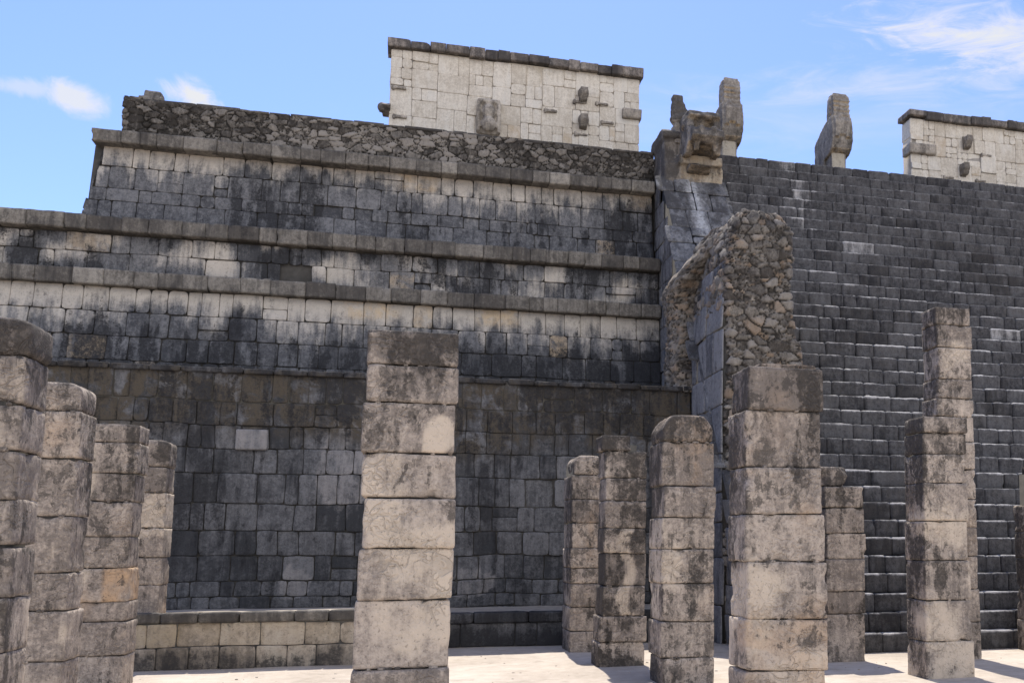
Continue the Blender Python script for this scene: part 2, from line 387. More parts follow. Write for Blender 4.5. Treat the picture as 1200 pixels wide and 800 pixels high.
def plain(name, c, rough=.95):
    m = bpy.data.materials.new(name); m.use_nodes = True; t = NT(m.node_tree)
    P = t.node('ShaderNodeNewGeometry').outputs['Position']
    pr = t.node('ShaderNodeBsdfPrincipled'); pr.inputs['Roughness'].default_value = rough; pr.inputs['Specular IOR Level'].default_value = .1
    t.put(pr.inputs['Base Color'], t.mix(t.noise(P, 9, 5, .6), tuple(x * .5 for x in c), tuple(x * 1.5 for x in c)))
    t.l.new(pr.outputs[0], t.node('ShaderNodeOutputMaterial').inputs['Surface']); return m
M_mort = plain('dark_mortar', (.075, .07, .063))
M_mortl = plain('grey_mortar', (.10, .095, .09))
M_mortw = plain('pale_mortar', (.34, .30, .25))


def ground_mat():
    m = bpy.data.materials.new('pale_limestone_ground'); m.use_nodes = True; t = NT(m.node_tree)
    P = t.node('ShaderNodeNewGeometry').outputs['Position']
    n1 = t.noise(P, .6, 6, .6); n2 = t.noise(P, 6, 6, .7); n3 = t.noise(P, 60, 3, .7)
    c = t.mix(t.sstep(t.math('ADD', t.math('MULTIPLY', n1, .6), t.math('MULTIPLY', n2, .4)), .3, .7), (.35, .30, .245), (.54, .475, .40))
    n4 = t.noise(P, 2.2, 7, .7, .6)
    c = t.mix(t.math('MULTIPLY', t.sstep(n4, .54, .68), .45), c, (.27, .235, .19))
    c = t.mix(t.math('MULTIPLY', t.sstep(n3, .60, .72), .4), c, (.22, .19, .16))
    pr = t.node('ShaderNodeBsdfPrincipled'); t.put(pr.inputs['Base Color'], c); pr.inputs['Roughness'].default_value = .95
    pr.inputs['Specular IOR Level'].default_value = .1
    bp = t.node('ShaderNodeBump'); bp.inputs['Strength'].default_value = .4; bp.inputs['Distance'].default_value = .03
    t.put(bp.inputs['Height'], t.math('ADD', n2, t.math('MULTIPLY', n3, .4))); t.l.new(bp.outputs[0], pr.inputs['Normal'])
    t.l.new(pr.outputs[0], t.node('ShaderNodeOutputMaterial').inputs['Surface']); return m
# ground: one sheet to the horizon, finely divided round the colonnade
gx = np.concatenate([[-600, -150, -40], np.linspace(-14, 24, 153), [50, 150, 600]]); gy = np.concatenate([[-600, -150, -40, -10], np.linspace(-2, 20, 90), [50, 150, 600]])
GX, GY = np.meshgrid(gx, gy, indexing='ij'); GZ = fbm(np.stack([GX, GY, 0 * GX], -1), .9, 4) * .012 * ((np.abs(GX) < 30) & (GY < 21))
g = mesh_obj('ground', np.stack([GX, GY, GZ], -1), grid_faces(len(gx), len(gy)), ground_mat()); tag(g, kind='structure')


# loose gravel on the ground
a = Acc(); lr = np.random.default_rng(5)
for q in range(700):
    x, y = lr.uniform(-5, 10), lr.uniform(5, 16.3); r = .005 + .013 * lr.random() ** 3
    V, F = rock(-r, r * 1.2, -r, r, -r * .5, r * .7, (2, 2, 2), r=r * .6, rough=r * .2, seed=q)
    th_ = lr.uniform(0, 6.28); ca, sa = math.cos(th_), math.sin(th_); V = np.stack([V[:, 0] * ca - V[:, 1] * sa + x, V[:, 0] * sa + V[:, 1] * ca + y, V[:, 2]], -1)
    a.add(V, F, (lr.uniform(.2, .8), .2, 0, 0))
GRAVEL = a

# ================================================================== stepped pyramid
pyr = thing('stepped_pyramid', 'great dark stepped pyramid of stained stone blocks with ledges and a rubble parapet', 'pyramid', (0, 21, 0))
XL, XR = -10.0, 4.9
wall_at = lambda Y, bat=0.0, z0=0.0: (lambda u, v, w_: np.stack([u, Y + bat * (v - z0) - w_, v], -1))
def backing(acc, u0, u1, v0, v1, f, d=.06, m=1):
    n = 2; V = [f(np.array(a), np.array(b), np.array(-d)) for a, b in ((u0, v0), (u1, v0), (u1, v1), (u0, v1))]
    acc.add(np.array(V), np.array([(0, 1, 2, 3)]), (.3, 0, 0, 1), m)
n2 = lambda u, v, s, sd: vnoise(np.stack([u, v, 0 * u + sd], -1), s, sd)
def drip(top, length, amt=1.0, sd=1):
    """pale stone kept clean just below a ledge, run-off streaks eating into it from below"""
    def fn(u, v):
        ln = length * np.clip(1.0 + .75 * n2(u, 0 * v, .5, sd) + .5 * n2(u, 0 * v, 6, sd + 5), .12, 2.4)
        return amt * np.clip(.92 - .42 * (top - v) / ln, .06, 1)
    return fn
# lower tier, sloping wall
a = Acc(); f = wall_at(20.42, .13, 4.2)
masonry(a, courses(XL, XR, rowlist(3.4, 6.2, .46, 3), .39, seed=5), f, pale=drip(6.2, .5, 1.0, 2), dirt=lambda u, v: .12 + .42 * sst(5.75 - v, 0, .6) + .55 * n2(u, v * .25, 1.1, 3) + .3 * n2(u, v * .15, 3.5, 4), warm=lambda u, v: .8 * sst(v, 5.8, 5.9) * sst(n2(u, v * .2, 1.3, 66), .15, .4), seed=1)
backing(a, XL - 1, XR, 3.2, 6.2, f); a.obj('sloping_wall', [M_fac, M_mort], pyr)
# its panel above
a = Acc(); f = wall_at(20.80)
masonry(a, courses(XL, XR, [6.5, 6.86, 7.2], .42, wvar=.35, seed=8, offs=.018, tone=(.6, .18)), f, warp=.02, pale=lambda u, v: np.clip(.22 + .6 * n2(u, v, 2.2, 5), 0, 1), dirt=lambda u, v: .42 + .6 * n2(u, v, 1.2, 6), seed=2)
backing(a, XL - 1, XR, 6.45, 7.3, f); a.obj('panel_wall', [M_fac, M_mort], pyr)
def cornice(name, x0, x1, y0, y1, z0, z1, wm, mat, seed, dirt=.5, tone=(.5, .2), n=(9, 6, 6), jit=.006, slant=0.0):
    lr = np.random.default_rng(seed); a = Acc(); x = x0; i = 0
    while x < x1 - .1:
        e = min(x1, x + wm * lr.uniform(.65, 1.5)); e = x1 if x1 - e < wm * .4 else e
        V, F = rock(x + .001, e - .001, y0 + lr.normal(0, jit), y1, z0 + lr.normal(0, jit), z1 + lr.normal(0, jit), n, r=.009, rough=.010, seed=seed * 97 + i, chips=1, chip_r=.07)
        if slant: V[:, 1] += slant * np.clip((z1 - V[:, 2]) / (z1 - z0), 0, 1) * (V[:, 1] < (y0 + y1) / 2)
        tn = float(np.clip(lr.normal(*tone), 0, 1)); dz = np.clip(dirt + .4 * n2(V[:, 0], V[:, 2], .9, seed), 0, 1.2)
        A = np.zeros((len(V), 4)); A[:, 0] = tn; A[:, 3] = dz; A[:, 1] = .35 * (lr.random() < .12); a.add(V, F, A); x = e; i += 1
    return a.obj(name, [mat], pyr if name != 'coping' else tem)
cornice('cornice', XL, XR, 20.52, 21.2, 6.20, 6.485, .42, M_cor, 21, dirt=.3)
cornice('cornice', XL, XR, 20.60, 21.6, 7.22, 7.50, .42, M_cor, 22, dirt=.3)
# upper tier, sloping wall with its slanting left corner
a = Acc(); f = wall_at(21.22, .17, 7.5); lf = lambda v: -6.08 + .17 * (v - 7.5)
masonry(a, courses(-6, XR, rowlist(7.5, 9.12, .42, 13), .40, seed=15, left=lf), f, pale=drip(9.12, .42, .85, 8), dirt=lambda u, v: .12 + .12 * sst(8.6 - v, 0, .5) + .6 * n2(u, v * .3, .9, 13) + .3 * n2(u, v * .15, 3.5, 14), warm=lambda u, v: .6 * sst(v, 8.7, 8.8) * sst(n2(u, v * .2, 1.1, 67), .2, .45), seed=3)
backing(a, -6.0, XR, 7.45, 9.12, f)
fs = lambda u, v, w_: np.stack([-6.10 + .17 * (v - 7.5) - w_, u, v], -1)            # left flank
masonry(a, courses(21.3, 30, rowlist(7.5, 9.12, .42, 14), .4, seed=16, left=lambda v: 21.24 + .17 * (v - 7.5)), fs, dirt=lambda u, v: .4 + 0 * u, seed=4)
a.box(-5.78, 4.8, 21.56, 44, 7.3, 9.2, m=1)
a.obj('sloping_wall', [M_fac, M_mort], pyr)
cornice('cornice', -5.98, XR, 21.17, 21.9, 9.10, 9.35, .40, M_cor, 23, dirt=.3)
# rubble parapet: height field over front and left flank
def rubble_strip(acc, path, v0, v1, size, seed, amp, res=.03, top_h=None, m=0, attr=None):
    """path: list of (x,y) along the foot; stones stand out to the left-hand normal side"""
    pts = np.array(path, float); seg = np.linalg.norm(np.diff(pts, axis=0), axis=1); L = seg.sum(); nu = int(L / res) + 1; nv = int((v1 - v0) / res) + 1
    s = np.linspace(0, L, nu); cum = np.concatenate([[0], np.cumsum(seg)]); X = np.interp(s, cum, pts[:, 0]); Y = np.interp(s, cum, pts[:, 1])
    tx, ty = np.gradient(X), np.gradient(Y); ln = np.hypot(tx, ty); nx, ny = ty / ln, -tx / ln
    U, V = np.meshgrid(s, np.linspace(v0, v1, nv), indexing='ij'); h, tn, mo = rubble_height(U, V, 0, L, v0, v1, size, seed, amp)
    Z = V.copy()
    if top_h is not None: Z = v0 + (V - v0) / (v1 - v0) * (top_h(X)[:, None] - v0)
    PX = X[:, None] + nx[:, None] * h; PY = Y[:, None] + ny[:, None] * h
    A = np.zeros(U.shape + (4,)); A[..., 0] = (.25 + .65 * tn) * (1 - mo); A[..., 3] = mo * 1.3 - .2; A[..., 2] = 0
    if attr: attr(A, U, V, tn, mo)
    acc.add(np.stack([PX, PY, Z], -1), grid_faces(nu, nv), A.reshape(-1, 4), m)
a = Acc()
tops = lambda X: 10.07 + vnoise(np.stack([X, 0 * X, 0 * X], -1), 1.7, 3) * .018 + vnoise(np.stack([X, 0 * X, 0 * X], -1), 6, 4) * .015 + .06 * (X < -5.2)
def pat(A, U, V, tn, mo):
    ptch = sst(n2(U, V, .45, 77), .05, .5); A[..., 0] = A[..., 0] * (.7 + .5 * ptch); A[..., 3] += .1 - .2 * ptch
rubble_strip(a, [(-5.52, 24), (-5.52, 21.43), (4.92, 21.43)], 9.34, 10.07, .15, 61, .042, res=.018, top_h=tops, attr=pat)
a.box(-5.5, 4.85, 21.46, 44, 9.3, 10.03, m=1); a.obj('parapet', [M_par, M_mort], pyr)
cornice('parapet_coping', -5.55, 4.9, 21.4, 22.0, 10.045, 10.105, .55, M_cor, 24, dirt=.9, n=(8, 4, 2), jit=.008)
a = Acc(); a.box(XL - .8, 24, 21.0, 46, -.5, 7.25, m=0); a.box(4.8, 24, 21.6, 46, 7, 10.02, m=0); a.box(XL - .8, 4.85, 20.9, 46, 3, 7.3, m=0); a.obj('core', [M_mort], pyr)

# ================================================================== staircase
sta = thing('staircase', 'broad steep stone staircase climbing the pyramid to the temple doorway', 'staircase', (11, 14.2, 0))
XS0, XS1 = 6.32, 18.0
for k in range(36):
    lr = np.random.default_rng(300 + k); a = Acc(); y = 14.2 + .195 * k; z = .28 * k; x = XS0 - lr.random() * .1; i = 0
    worn = 1.6 if 14 <= k <= 22 else 1.0
    while x < XS1 - .1:
        e = min(XS1, x + .43 * lr.uniform(.6, 1.65))
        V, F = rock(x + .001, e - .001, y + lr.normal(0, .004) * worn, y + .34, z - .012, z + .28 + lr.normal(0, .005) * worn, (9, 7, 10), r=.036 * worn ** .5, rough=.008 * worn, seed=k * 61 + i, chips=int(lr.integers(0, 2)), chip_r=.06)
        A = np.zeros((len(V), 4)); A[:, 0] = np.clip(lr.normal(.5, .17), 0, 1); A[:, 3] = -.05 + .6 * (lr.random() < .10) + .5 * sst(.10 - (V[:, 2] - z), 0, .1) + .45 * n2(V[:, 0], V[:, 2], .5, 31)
        A[:, 1] = np.clip((.68 - .3 * sst(np.array(k * 1.0), 14, 28)) * sst(V[:, 2] - z, .225, .268) * (.75 + .5 * n2(V[:, 0], V[:, 2] * 0 + k, 2.5, 8)), 0, 1) + .5 * (lr.random() < .02) + .45 * np.exp(-((V[:, 0] - 7.9) / .35) ** 2) * (k > 27) * lr.random()  # sunlit tread edges painted in as a pale band along each nosing
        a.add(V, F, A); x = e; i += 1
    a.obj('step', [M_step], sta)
a = Acc()
V = [(x, y, z) for x in (XS0 + .03, XS1 - .02) for y, z in ((14.45, -.3), (14.45, .2), (21.25, 9.95), (24, 9.95), (24, -.3))]
acc_f = [[0, 1, 2, 3, 4], [9, 8, 7, 6, 5]] + [[i, 5 + i, 5 + (i + 1) % 5, (i + 1) % 5] for i in range(5)]
mesh_obj('stair_core', V, acc_f, [M_mort], sta, smooth=False)
# smooth sloping balustrade on the left of the steps: face stones and the left flank
a = Acc(); sl = math.hypot(.195, .28); du = np.array([0, .195, .28]) / sl; dn = np.array([0, -.28, .195]) / sl
Lb = 33.0 * sl
def fb(u, v, w_): return np.stack([u, 14.12 + du[1] * v + dn[1] * (w_ + .05), du[2] * v + dn[2] * (w_ + .05)], -1)
masonry(a, courses(4.93, 6.30, rowlist(0, Lb, .55, 33), .62, seed=34, tone=(.5, .15), warmp=0), fb, rnd=.012, rough=.006, gap=.003, offs=.0 if False else 0.0, pale=None, seed=6) if False else None
blk = courses(4.93, 6.30, rowlist(0, Lb, .55, 33), .62, seed=34, tone=(.5, .15), warmp=0, offs=.006)
masonry(a, blk, fb, rnd=.012, rough=.006, gap=.003, pale=lambda u, v: .75 * np.exp(-((u - 5.55 + .12 * n2(u, v, .7, 9)) / .16) ** 2) * sst(v, 7, 10), dirt=lambda u, v: .35 + .5 * n2(u, v, .8, 14), seed=6)
def fl(u, v, w_): return np.stack([4.92 - w_, 14.2 + u, v], -1)
fb_blocks = []
lr = np.random.default_rng(40)
for r0, r1 in zip(np.arange(0, 9.2, .46), np.arange(.46, 9.7, .46)):
    u = max(0, (r0 + .1) / .28 * .195); lim = 7.1
    while u < lim:
        e = min(lim, u + .5 * lr.uniform(.7, 1.4)); fb_blocks.append((u, e, r0, r1, lr.normal(0, .006), float(np.clip(lr.normal(.6, .15), 0, 1)), 0)); u = e
masonry(a, [b for b in fb_blocks if b[3] < b[0] / .195 * .28 + .3], fl, rnd=.012, rough=.007, gap=.003, dirt=lambda u, v: .1 + .4 * n2(u, v, .8, 15), seed=7)
V = [(x, y, z) for x in (4.96, 6.29) for y, z in ((14.25, -.1), (14.25, .03), (20.7, 9.2), (22, 9.2), (22, -.1))]
n0 = a.n; a.add(V, np.array([(0, 1, 2, 4), (5, 9, 7, 6), (2, 3, 4, 2), (0, 5, 6, 1), (1, 6, 7, 2), (2, 7, 8, 3), (3, 8, 9, 4)])[[0, 1, 3, 4, 5, 6]], (.3, 0, 0, .5), 1)
a.obj('balustrade', [M_bal, M_mort], sta)


# ================================================================== voxel sculpting for the carved pieces
def sculpt(name, build, voxel, rough, mat, parent=None, seed=0, fs=5, attr=None, cuts=None, smooth_it=2):
    bm = bmesh.new(); build(bm); me = bpy.data.meshes.new('tmp'); bm.to_mesh(me); bm.free()
    o = bpy.data.objects.new('tmp', me); C.objects.link(o)
    md = o.modifiers.new('r', 'REMESH'); md.mode = 'VOXEL'; md.voxel_size = voxel
    if smooth_it: sm = o.modifiers.new('s', 'SMOOTH'); sm.iterations = smooth_it; sm.factor = .5
    dg = bpy.context.evaluated_depsgraph_get(); dg.update(); e = o.evaluated_get(dg); m2 = e.to_mesh()
    n = len(m2.vertices); V = np.zeros(n * 3, np.float32); m2.vertices.foreach_get('co', V); V = V.reshape(-1, 3)
    N = np.zeros(n * 3, np.float32); m2.vertices.foreach_get('normal', N); N = N.reshape(-1, 3)
    F = [list(p.vertices) for p in m2.polygons]; e.to_mesh_clear(); bpy.data.objects.remove(o); bpy.data.meshes.remove(me)
    V = V + N * (fbm(V, fs, seed) * rough + vnoise(V, 18, seed + 4) * rough * .4)[:, None]
    A = np.zeros((n, 4)); A[:, 0] = .5 + .3 * vnoise(V, 2.5, seed); A[:, 3] = .3
    if attr: attr(A, V, N)
    return mesh_obj(name, V, F, [mat], parent, A)
def bbox(bm, x0, x1, y0, y1, z0, z1, rot=None):
    M = Matrix.Translation(((x0 + x1) / 2, (y0 + y1) / 2, (z0 + z1) / 2))
    if rot: M = M @ rot
    bmesh.ops.create_cube(bm, size=1, matrix=M @ Matrix.Diagonal((x1 - x0, y1 - y0, z1 - z0, 1)))
def bprism(bm, prof, x0, x1):
    """side profile (y,z) given a width in x"""
    A = [bm.verts.new((x0, y, z)) for y, z in prof]; B = [bm.verts.new((x1, y, z)) for y, z in prof]
    bm.faces.new(A); bm.faces.new(B[::-1])
    for i in range(len(prof)): bm.faces.new((A[i], B[i], B[(i + 1) % len(prof)], A[(i + 1) % len(prof)]))
    bmesh.ops.recalc_face_normals(bm, faces=bm.faces)
def bball(bm, c, r, sc=(1, 1, 1)):
    bmesh.ops.create_uvsphere(bm, u_segments=16, v_segments=10, radius=r, matrix=Matrix.Translation(c) @ Matrix.Diagonal((*sc, 1)))

# serpent head on its block at the top of the balustrade
sh = thing('serpent_sculpture', 'weathered stone serpent head with open jaws jutting out at the top of the balustrade', 'sculpture', (5.4, 20.4, 9.2))
def bld(bm):
    bbox(bm, 4.94, 6.22, 20.45, 21.5, 9.05, 9.55); bbox(bm, 5.2, 6.16, 20.3, 21.4, 9.5, 9.7)
    bbox(bm, 4.94, 5.32, 20.5, 21.5, 9.5, 10.1)
    bprism(bm, [(20.42, 10.1), (20.42, 10.22), (20.6, 10.33), (21.6, 10.33), (21.6, 10.1)], 4.9, 5.36)
sculpt('plinth', bld, .035, .02, M_ser, sh, 3, attr=lambda A, V, N: (A.__setitem__((slice(None), 1), .5 * (V[:, 2] < 9.75) * (V[:, 2] > 9.1) * (V[:, 0] > 5.22)), A.__setitem__((slice(None), 2), .35 * (V[:, 2] < 9.78) * (V[:, 0] > 5.3)), A.__setitem__((slice(None), 3), .25 + .5 * (V[:, 0] < 5.25) + .4 * (V[:, 2] > 10) + .9 * vnoise(V, 3.3, 9))))
def bld(bm):
    bprism(bm, [(21.3, 9.75), (21.3, 10.46), (20.4, 10.56), (19.92, 10.52), (19.84, 10.40), (20.04, 10.32), (20.10, 10.18), (19.80, 10.12), (19.62, 10.0), (19.58, 9.86), (19.70, 9.78), (20.0, 9.80), (20.35, 9.70), (20.9, 9.6)], 5.36, 6.04)
    for s in (-1, 1):
        bprism(bm, [(21.2, 9.66), (21.2, 10.52), (20.3, 10.52), (19.98, 10.40), (19.86, 10.1), (19.82, 9.80), (20.0, 9.62), (20.4, 9.62)], 5.70 + s * .30 - .08, 5.70 + s * .30 + .08)
        bball(bm, (5.70 + s * .36, 20.15, 10.26), .13, (.7, 1.1, .9))
        bprism(bm, [(19.74, 9.86), (19.74, 9.74), (19.80, 9.60), (19.88, 9.74), (19.88, 9.86)], 5.70 + s * .2 - .05, 5.70 + s * .2 + .05)
        bball(bm, (5.70 + s * .13, 19.66, 10.04), .07)
    bprism(bm, [(20.9, 9.4), (20.9, 9.60), (20.3, 9.50), (20.1, 9.42), (20.4, 9.34)], 5.46, 5.96)
sculpt('head', bld, .03, .03, M_ser, sh, 4, attr=lambda A, V, N: (V.__setitem__((slice(None), 0), V[:, 0] - .05), A.__setitem__((slice(None), 2), .45 * (N[:, 2] < -.3)), A.__setitem__((slice(None), 3), .55 + .4 * (N[:, 2] > .5) + .4 * vnoise(V, 4, 2))))  # warm ground bounce painted onto the downward-facing surfaces of the head
# a small standard-bearer figure behind it
def bld(bm):
    bprism(bm, [(20.45, 10.0), (20.5, 10.45), (20.9, 10.45), (20.95, 10.0)], 5.16, 5.50)       # legs and kilt
    bball(bm, (5.34, 20.68, 10.60), .24, (1.0, .85, .62)); bball(bm, (5.31, 20.68, 10.74), .20, (1.0, .85, .9)); bball(bm, (5.28, 20.68, 10.88), .165, (1.0, .9, 1.0))
    bball(bm, (5.27, 20.68, 11.0), .14, (.95, .9, 1.0)); bbox(bm, 5.15, 5.37, 20.58, 20.8, 11.04, 11.13); bball(bm, (5.26, 20.55, 10.95), .05); bball(bm, (5.42, 20.55, 10.62), .09, (.8, 1.2, 1))
tag(sculpt('standard_bearer_statue', bld, .025, .018, M_ser, None, 8, fs=9, attr=lambda A, V, N: (A.__setitem__((slice(None), 3), .25 + .75 * (V[:, 2] > 10.55)), A.__setitem__((slice(None), 1), .3 * (V[:, 2] < 10.5)))), 'small eroded dark stone figure standing behind the serpent head', 'statue')
# serpent columns in the temple doorway
for (cx, wd, top, lab, sd) in ((7.54, .53, 13.35, 'tall feathered serpent column just behind the serpent head at the stair top', 5), (10.54, .55, 13.31, 'serpent column standing alone against the sky in mid doorway', 6)):
    th = thing('serpent_column', lab, 'column', (cx, 24.5, 10.05), 'serpent columns in the temple doorway'); hw = wd / 2
    def bld(bm):
        bbox(bm, cx - hw * .80, cx + hw * .70, 24.16, 25.15, 9.9, 11.75)
    sculpt('shaft', bld, .03, .012, M_ser, th, sd, attr=lambda A, V, N: (A.__setitem__((slice(None), 1), .8 * (np.abs(V[:, 0] - cx + .04) < .17) * (V[:, 2] < 11.75)), A.__setitem__((slice(None), 3), .2)))
    def bld(bm):
        bprism(bm, [(25.2, 10.0), (25.2, 12.2), (25.1, 12.32), (24.5, 12.60), (24.0, 12.66), (23.93, 12.3), (23.94, 11.98), (24.02, 11.78), (24.2, 11.68), (24.55, 11.62), (24.6, 10.0)], cx - hw - .01, cx + hw + .02)
        bprism(bm, [(23.97, 12.5), (24.0, top - .10), (24.05, top - .07), (24.42, top - .07), (24.46, 12.5)], cx - hw * .84, cx + hw * .84)
        bprism(bm, [(24.0, top - .12), (24.05, top), (24.4, top + .02), (24.42, top - .12)], cx - hw * .72, cx + hw * .66)
        for q in range(6): bball(bm, (cx + hw * (.98 - .03 * q), 24.15, 12.0 + .17 * q), .075, (.7, 1, 1)); bball(bm, (cx - hw * (.95 - .02 * q), 24.15, 12.3 + .16 * q), .06, (.6, 1, 1))
        for q in range(3):
            xx = cx - hw * .62 + q * hw * .56
            bprism(bm, [(23.88, 12.06 + .07 * (q % 2)), (23.86, 12.5), (23.95, 12.62), (24.05, 12.62), (24.05, 12.06)], xx - .05, xx + .06)
        for q in range(4): bbox(bm, cx - hw * .86, cx + hw * .86, 23.955, 24.1, 12.68 + .13 * q, 12.72 + .13 * q)
        bball(bm, (cx - .08, 23.95, 12.62), .06); bball(bm, (cx + .16, 23.95, 12.56), .06)
    sculpt('serpent_body', bld, .024, .016, M_ser, th, sd + 20, smooth_it=1, attr=lambda A, V, N: (A.__setitem__((slice(None), 2), .7 * (N[:, 2] < -.4)), A.__setitem__((slice(None), 3), .3 - .2 * (V[:, 2] > 12.4)), A.__setitem__((slice(None), 1), .25 * (V[:, 2] > 12.2))))  # undersides coloured orange to stand for light bounced from below

# ================================================================== temple on top
tem = thing('temple', 'white limestone temple with carved mask panels standing on top of the pyramid', 'temple', (9.5, 26, 10.03))
def mosaic(u0, u1, v0, v1, seed, lim=.85):
    lr = np.random.default_rng(seed); out = []
    def split(a, b, c, d):
        w_, h_ = b - a, d - c
        if w_ < .34 and h_ < .42 or (w_ < lim and h_ < lim * .95 and lr.random() < .42 and w_ * h_ < .42):
            out.append((a, b, c, d, lr.normal(0, .012), float(np.clip(lr.normal(.5, .22), 0, 1)), .5 * (lr.random() < .05))); return
        if w_ / max(h_, .01) > lr.uniform(.8, 1.25) and w_ > .4: k = a + w_ * lr.uniform(.35, .65); split(a, k, c, d); split(k, b, c, d)
        elif h_ > .3: k = c + h_ * lr.uniform(.38, .62); split(a, b, c, k); split(a, b, k, d)
        else: k = a + w_ * lr.uniform(.4, .6); split(a, k, c, d); split(k, b, c, d)
    x = u0
    while x < u1 - .2:
        e = min(u1, x + lr.uniform(1.0, 1.6)); e = u1 if u1 - e < .6 else e; split(x, e, v0, v1); x = e
    return out
for (u0, u1, sd, tz) in ((-.82, 5.57, 71, 13.92), (13.58, 21.0, 72, 13.78)):
    a = Acc(); f = wall_at(26.0)
    masonry(a, mosaic(u0, u1, 10.0, tz, sd), f, rnd=.004, depth=.035, rough=.004, warp=.012, gap=.0018, dirt=lambda u, v: .15 * n2(u, v, .8, 33) - .1 + .25 * sst(v, 13.6, 13.92), pale=lambda u, v: .35 + .3 * n2(u, v, 1.2, 12), seed=9)
    for X, sgn in ((u0, -1), (u1, 1)):
        fe = lambda u, v, w_, X=X, s=sgn: np.stack([X + s * (w_ - .02) + 0 * u, u, v], -1)
        masonry(a, mosaic(26.02, 26.58, 10.0, tz, sd + 4), fe, rnd=.003, depth=.02, rough=.004, warp=.01, gap=.0018, dirt=lambda u, v: .2 + 0 * u, seed=10)
    a.box(u0 + .03, u1 - .03, 26.03, 26.55, 9.9, tz + .03, m=1); a.obj('wall', [M_tem, M_mortw], tem)
    cornice('coping', u0 - .09, u1 + .08, 25.86, 26.62, tz + .01, tz + .25, .42, M_temcap, sd + 5, dirt=.55, tone=(.5, .3), n=(8, 14, 4), jit=.018)
# carved mask relief pieces
def relief(x, z, kind, seed):
    def bld(bm):
        if kind == 'niche':
            bbox(bm, x - .26, x + .26, 25.93, 26.02, z - .45, z + .40); bball(bm, (x, 25.9, z + .12), .19, (.9, .7, 1.1)); bball(bm, (x, 25.84, z - .22), .17, (1.1, .7, 1.2))
            bbox(bm, x - .30, x - .22, 25.85, 26.02, z - .42, z + .42); bbox(bm, x + .22, x + .30, 25.85, 26.02, z - .42, z + .36); bbox(bm, x - .28, x + .28, 25.86, 26.02, z + .36, z + .46)
        elif kind == 'nose':
            bprism(bm, [(26.02, z - .19), (26.02, z + .22), (25.86, z + .15), (25.74, z + .18), (25.72, z + .02), (25.84, z - .15)], x - .10, x + .10)
            bball(bm, (x, 25.88, z + .05), .15)
        else:
            bbox(bm, x - .18, x + .18, 25.94, 26.02, z - .035, z + .035); bbox(bm, x - .16, x - .12, 25.94, 26.02, z - .07, z + .07)
    dd = {'niche': .35, 'nose': .9, 'bar': .6}[kind]
    return sculpt({'niche': 'mask_niche', 'nose': 'mask_nose', 'bar': 'relief_bar'}[kind], bld, .03, .014, M_rel, tem, seed, fs=8, smooth_it=1, attr=lambda A, V, N: A.__setitem__((slice(None), 3), dd))
relief(1.62, 12.38, 'niche', 1)
for i, (x, z) in enumerate(((4.04, 13.25), (4.05, 12.52), (15.36, 13.2), (15.23, 12.36))): relief(x, z, 'nose', 2 + i)
for i, (x, z) in enumerate(((3.95, 13.08), (4.55, 13.1), (4.0, 12.2), (4.7, 12.6), (3.2, 12.75), (-.6, 12.9), (-.55, 12.15), (14.75, 12.1), (16.0, 12.9), (15.8, 12.1))): relief(x, z, 'bar', 10 + i)
def bld(bm): bprism(bm, [(26.4, 12.26), (26.4, 12.5), (26.0, 12.48), (25.8, 12.36), (26.0, 12.26)], -.98, -.78); bball(bm, (-.98, 26.0, 12.36), .12); bbox(bm, -1.06, -.8, 25.98, 26.2, 12.3, 12.42)
sculpt('corner_mask_nose', bld, .03, .014, M_temcap, tem, 31, smooth_it=1)
for (x0, x1, z0, z1, sd) in ((5.1, 5.62, 12.78, 13.05, 1), (13.50, 14.35, 12.72, 13.02, 2)):
    a = Acc(); V, F = rock(x0, x1, 25.9, 26.4, z0, z1, (8, 5, 4), r=.02, rough=.01, seed=sd, chips=2); a.add(V, F, (.35, 0, 0, .3)); a.obj('corner_band', [M_rel], tem)


# ================================================================== colonnade back wall, bench and dais
wal = thing('colonnade_wall', 'dark high block wall behind the pillars, brown with lichen along its top', 'wall', (-2.5, 18, 0))
a = Acc(); f = wall_at(18.0, .015, .5)
masonry(a, courses(-9.5, 4.88, rowlist(.3, .98, .24, 50) + rowlist(.98, 4.38, .42, 51)[1:], .37, wvar=.28, seed=52, offs=.014, tone=(.5, .2), warmp=0), f, warp=.022,
        warm=lambda u, v: 1.7 * sst(v + .35 * n2(u, v, .8, 41), 2.95, 3.7), pale=lambda u, v: .55 * (n2(u, v, 1.1, 43) > .62) * (v < 3.6) + .5 * np.clip(sst(n2(u, v, 2.5, 44), .55, .8) * (v < 1.1), 0, 1), dirt=lambda u, v: .10 + .6 * n2(u, v * .5, .9, 42) + .25 * sst(v, 3.0, 3.8), seed=11)
backing(a, -10, 4.88, 0, 4.36, f, d=.05); a.obj('wall_face', [M_wall, M_mort], wal)
a = Acc(); x = -9.6; i = 0; lr = np.random.default_rng(53)
while x < 4.85:
    e = min(4.87, x + lr.uniform(.3, .6)); V, F = rock(x, e - .002, 17.975, 18.9, 4.30, 4.40 + lr.normal(0, .006), (6, 9, 6), r=.03, rough=.008, seed=900 + i, chips=1)
    a.add(V, F, (.4, 0, 1.0, .5)); x = e; i += 1
a.box(-9.6, 4.8, 18.1, 18.85, 0, 4.3, m=1); a.obj('wall_core', [M_wall, M_mort], wal)
# one palest block stands out
V, F = rock(-2.70, -2.22, 17.955, 18.1, 3.07, 3.40, (10, 4, 8), r=.02, rough=.008, seed=77); mesh_obj('pale_block', V, F, [M_wall], wal, np.tile((.9, .42, 0, -.2), (len(V), 1)))
wal.children[-1]['label'] = 'single pale grey block in the dark wall'

